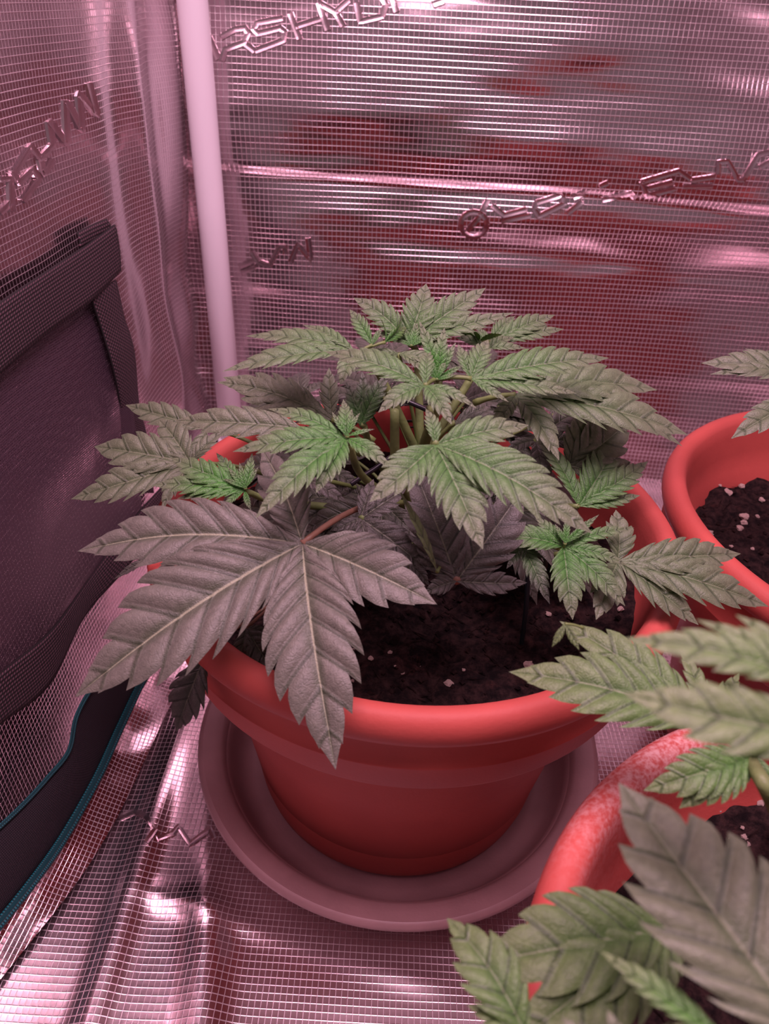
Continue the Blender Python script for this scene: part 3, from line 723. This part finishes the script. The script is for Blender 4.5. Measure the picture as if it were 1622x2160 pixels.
# left leaves
leaf(main, (402, 978), 0.338, (-0.2, -0.5, 0.85), [(198, 942, .38), (149, 1053, .30), (334, 884, .44), (474, 908, .36), (341, 1078, .34)], mat='leaf', young=.05, att=on_y(560, 1000, .335), wr=.34)
leaf(main, (440, 905), 0.372, (-0.2, -0.5, 0.85), [(264, 854, .26), (395, 990, .3), (520, 880, .3)], young=.05, att=on_y(580, 960, .36))
leaf(main, (516, 1034), 0.300, (-0.1, -0.45, 0.88), [(359, 965, .30), (320, 1024, .26), (373, 1052, .24), (468, 1074, .28), (530, 1078, .24), (456, 955, .22), (532, 955, .22)], young=1.0, att=nodes['S'])
leaf(main, (518, 1030), 0.299, (0, -0.6, 0.8), [(480, 985, .2), (505, 975, .2), (545, 985, .2), (470, 1010, .2)], young=1.0, att=nodes['S'], pr=.0007)
leaf(main, (640, 905), 0.322, (-0.1, -0.55, 0.83), [(366, 887, .26), (489, 878, .20), (560, 970, .3)], young=.0, att=on_y(760, 960, .325), wr=.3)
leaf(main, (700, 885), 0.345, (-0.1, -0.62, 0.78), [(470, 795, .34), (694, 775, .34), (456, 806, .2), (790, 850, .34)], young=.0, att=on_y(790, 930, .34), wr=.3, pr=.0013)
leaf(main, (762, 897), 0.310, (0, -0.75, 0.66), [(730, 806, .34), (764, 784, .34), (822, 786, .30), (800, 835, .3), (740, 860, .3)], mat='leaf_shaded', young=.9, att=nodes['V'])
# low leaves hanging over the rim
leaf(main, (432, 1385), 0.240, (-0.3, -0.75, 0.55), [(371, 1543, .50), (480, 1350, .4)], mat='leaf_shaded', att=(PX-.06, PY-.04, .20), pr=.0007, pet='petiole_brown')
leaf(main, (520, 1325), 0.252, (-0.05, -0.6, 0.8), [(588, 1434, .50), (500, 1425, .44), (570, 1340, .4)], mat='leaf_shaded', att=(PX-.05, PY-.03, .20), pr=.0007, pet='petiole_brown')
leaf(main, (330, 1170), 0.290, (-0.3, -0.5, 0.7), [(240, 1222, .17)], mat='leaf_shaded', att=on_y(500, 1150, .30), pr=.0008)
leaf(main, (700, 1215), 0.268, (0.2, -0.5, 0.8), [(722, 1300, .34), (650, 1280, .3), (760, 1240, .34)], mat='leaf_shaded', young=.2, att=on_y(800, 1160, .30))
leaf(main, (860, 1190), 0.285, (0, -0.45, 0.88), [(905, 1235, .4), (820, 1230, .4), (930, 1180, .4), (800, 1170, .4)], mat='leaf_shaded', att=b0)

# inner shaded foliage around the stems
rnd = random.Random(5)
def inner_leaf(az, r, z, size, tilt, young=.1, mat='leaf_shaded'):
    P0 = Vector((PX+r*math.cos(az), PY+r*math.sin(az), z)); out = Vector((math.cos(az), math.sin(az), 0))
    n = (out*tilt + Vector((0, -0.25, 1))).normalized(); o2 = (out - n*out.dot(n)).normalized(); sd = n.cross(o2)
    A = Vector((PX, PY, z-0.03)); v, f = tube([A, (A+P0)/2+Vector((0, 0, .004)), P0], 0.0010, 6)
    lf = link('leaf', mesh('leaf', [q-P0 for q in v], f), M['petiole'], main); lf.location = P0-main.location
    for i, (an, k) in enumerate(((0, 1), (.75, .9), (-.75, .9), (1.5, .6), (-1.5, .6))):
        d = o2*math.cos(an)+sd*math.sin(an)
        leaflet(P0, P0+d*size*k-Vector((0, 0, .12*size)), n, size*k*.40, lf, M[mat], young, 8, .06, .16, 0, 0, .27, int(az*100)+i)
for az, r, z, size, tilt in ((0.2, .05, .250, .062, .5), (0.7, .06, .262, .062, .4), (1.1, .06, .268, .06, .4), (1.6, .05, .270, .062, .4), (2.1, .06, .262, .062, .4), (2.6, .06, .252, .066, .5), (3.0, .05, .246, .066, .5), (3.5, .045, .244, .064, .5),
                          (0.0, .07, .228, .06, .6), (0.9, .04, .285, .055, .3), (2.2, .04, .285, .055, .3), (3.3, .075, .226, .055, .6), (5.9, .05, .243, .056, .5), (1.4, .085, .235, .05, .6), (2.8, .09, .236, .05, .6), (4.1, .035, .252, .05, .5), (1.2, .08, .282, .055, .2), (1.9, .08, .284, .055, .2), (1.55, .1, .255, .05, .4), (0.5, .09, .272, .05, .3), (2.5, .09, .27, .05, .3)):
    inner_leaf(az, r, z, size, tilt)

# training wires and stake
def wire(name, pts, r, mat, label, cat):
    v, f = tube(spline(pts, 8), r, 8); o = put(name, v, f, M[mat]); tag(o, label, cat); return o
wire('training_wire', [on_y(848, 842, .335), on_y(872, 852, .333), on_y(902, 866, .331), on_y(912, 876, .332), on_y(906, 884, .336)], 0.0013, 'tie', 'black training wire bent round the upper stem behind the top leaves', 'wire')
wire('training_wire', [on_y(740, 1022, .315), on_y(768, 1003, .318), on_y(796, 985, .322), on_y(830, 960, .33)], 0.0013, 'tie', 'short black training wire low between the stems left of centre', 'wire')
sp = on_z(1098, 1372, 0.182)
wire('training_stake', [sp, sp+Vector((-0.001, 0.003, 0.028)), sp+Vector((-0.003, 0.012, 0.062))], 0.0013, 'stake', 'thin dark training stake pushed into the soil of the central pot', 'stake')

# plant in the pot by the back wall: leaf tips reach into view
brp = empty('cannabis_plant', (BRX, BRY, 0.170)); tag(brp, 'cannabis plant by the back wall showing leaf tips at the right edge', 'plant', 'potted cannabis plants')
bt = Vector((BRX+0.03, BRY, 0.285))
branch(brp, [(BRX+0.02, BRY, 0.16), (BRX+0.025, BRY, 0.22), bt], 0.0050, 0.003, name='main_stem')
leaf(brp, (1690, 800), 0.40, (0.0, -0.45, 0.9), [(1478, 766, .34), (1496, 790, .20), (1570, 735, .3), (1760, 900, .3), (1850, 760, .3)], young=.1, att=bt, pr=.0014)
leaf(brp, (1690, 850), 0.37, (0.0, -0.45, 0.9), [(1541, 926, .34), (1640, 960, .3), (1800, 930, .3)], young=.1, att=bt, pr=.0014)

# nearest plant
frp = empty('cannabis_plant', (FRX, FRY, 0.172)); tag(frp, 'cannabis plant in the nearest pot with blurred leaves at the lower right', 'plant', 'potted cannabis plants')
s0 = Vector((FRX, FRY, 0.168)); 
st = [s0, on_y(1640, 1730, 0.118), on_y(1600, 1640, 0.142), on_y(1578, 1590, 0.150)]
branch(frp, [s0, (FRX-0.004, FRY+0.005, 0.21), (FRX-0.01, FRY+0.01, 0.275)], 0.005, 0.003, name='main_stem')
branch(frp, [on_z(1650, 1745, 0.178), on_y(1625, 1680, 0.140), on_y(1580, 1600, 0.152)], 0.0030, 0.0022)
leaf(frp, (1492, 1532), 0.170, (-0.1, -0.30, 0.95), [(1073, 1417, .36), (1180, 1310, .34), (1432, 1368, .26), (1560, 1420, .3)], mat='leaf_green', young=.35, att=on_y(1580, 1600, .152), pr=.0012, arch=.07)
leaf(frp, (1192, 1316), 0.199, (-0.3, -0.6, 0.5), [(1164, 1365, .30), (1222, 1372, .30)], mat='leaf_green', young=.1, att=on_y(1230, 1325, .20), pr=.0005, arch=.03, teeth=6)
leaf(frp, (1590, 1594), 0.152, (-0.1, -0.4, 0.9), [(1356, 1668, .38), (1432, 1706, .46), (1500, 1650, .3), (1640, 1680, .3)], mat='leaf_green', young=.55, att=on_y(1580, 1600, .152), pr=.0012, arch=.10)
leaf(frp, (1730, 1450), 0.100, (-0.1, -0.28, 0.95), [(1308, 1348, .24), (1466, 1306, .22), (1550, 1296, .26)], mat='leaf_green', young=.25, att=(FRX-0.01, FRY+0.01, 0.275), pr=.0014, arch=.07)
leaf(frp, (1760, 1560), 0.092, (-0.1, -0.34, 0.95), [(1312, 1462, .34), (1540, 1592, .36), (1640, 1700, .3)], mat='leaf_green', young=.12, att=(FRX-0.01, FRY+0.01, 0.275), pr=.0014, arch=.05)
leaf(frp, (1745, 2240), 0.056, (-0.05, -0.10, 0.99), [(1304, 1650, .52), (1780, 1760, .4), (1480, 2330, .4)], teeth=8, mat='leaf', young=.02, att=(FRX-0.01, FRY+0.01, 0.235), pr=.0014, arch=.03, wr=.5)
leaf(frp, (1425, 1958), 0.100, (-0.1, -0.1, 0.99), [(998, 2034, .46), (1075, 2210, .46), (1380, 2130, .44)], mat='leaf_green', young=.30, att=(FRX-0.01, FRY+0.0, 0.215), pr=.0012, arch=.06)
leaf(frp, (1115, 2195), 0.074, (-0.1, -0.05, 0.99), [(942, 1936, .46), (985, 2120, .4), (1180, 2110, .36)], mat='leaf_green', young=.35, att=on_y(1400, 2300, .062), pr=.0012, arch=.06)
leaf(frp, (1530, 2190), 0.060, (-0.05, -0.05, 0.99), [(1264, 2004, .22), (1420, 2160, .3)], mat='leaf_green', young=.65, att=(FRX-0.02, FRY-0.02, 0.235), pr=.0012, arch=.05)
leaf(frp, (1330, 2330), 0.050, (-0.05, -0.05, 0.99), [(1185, 2145, .4), (1282, 2128, .44), (1420, 2150, .4)], mat='leaf', young=.05, att=(FRX-0.03, FRY-0.04, 0.235), pr=.0012, arch=.05)
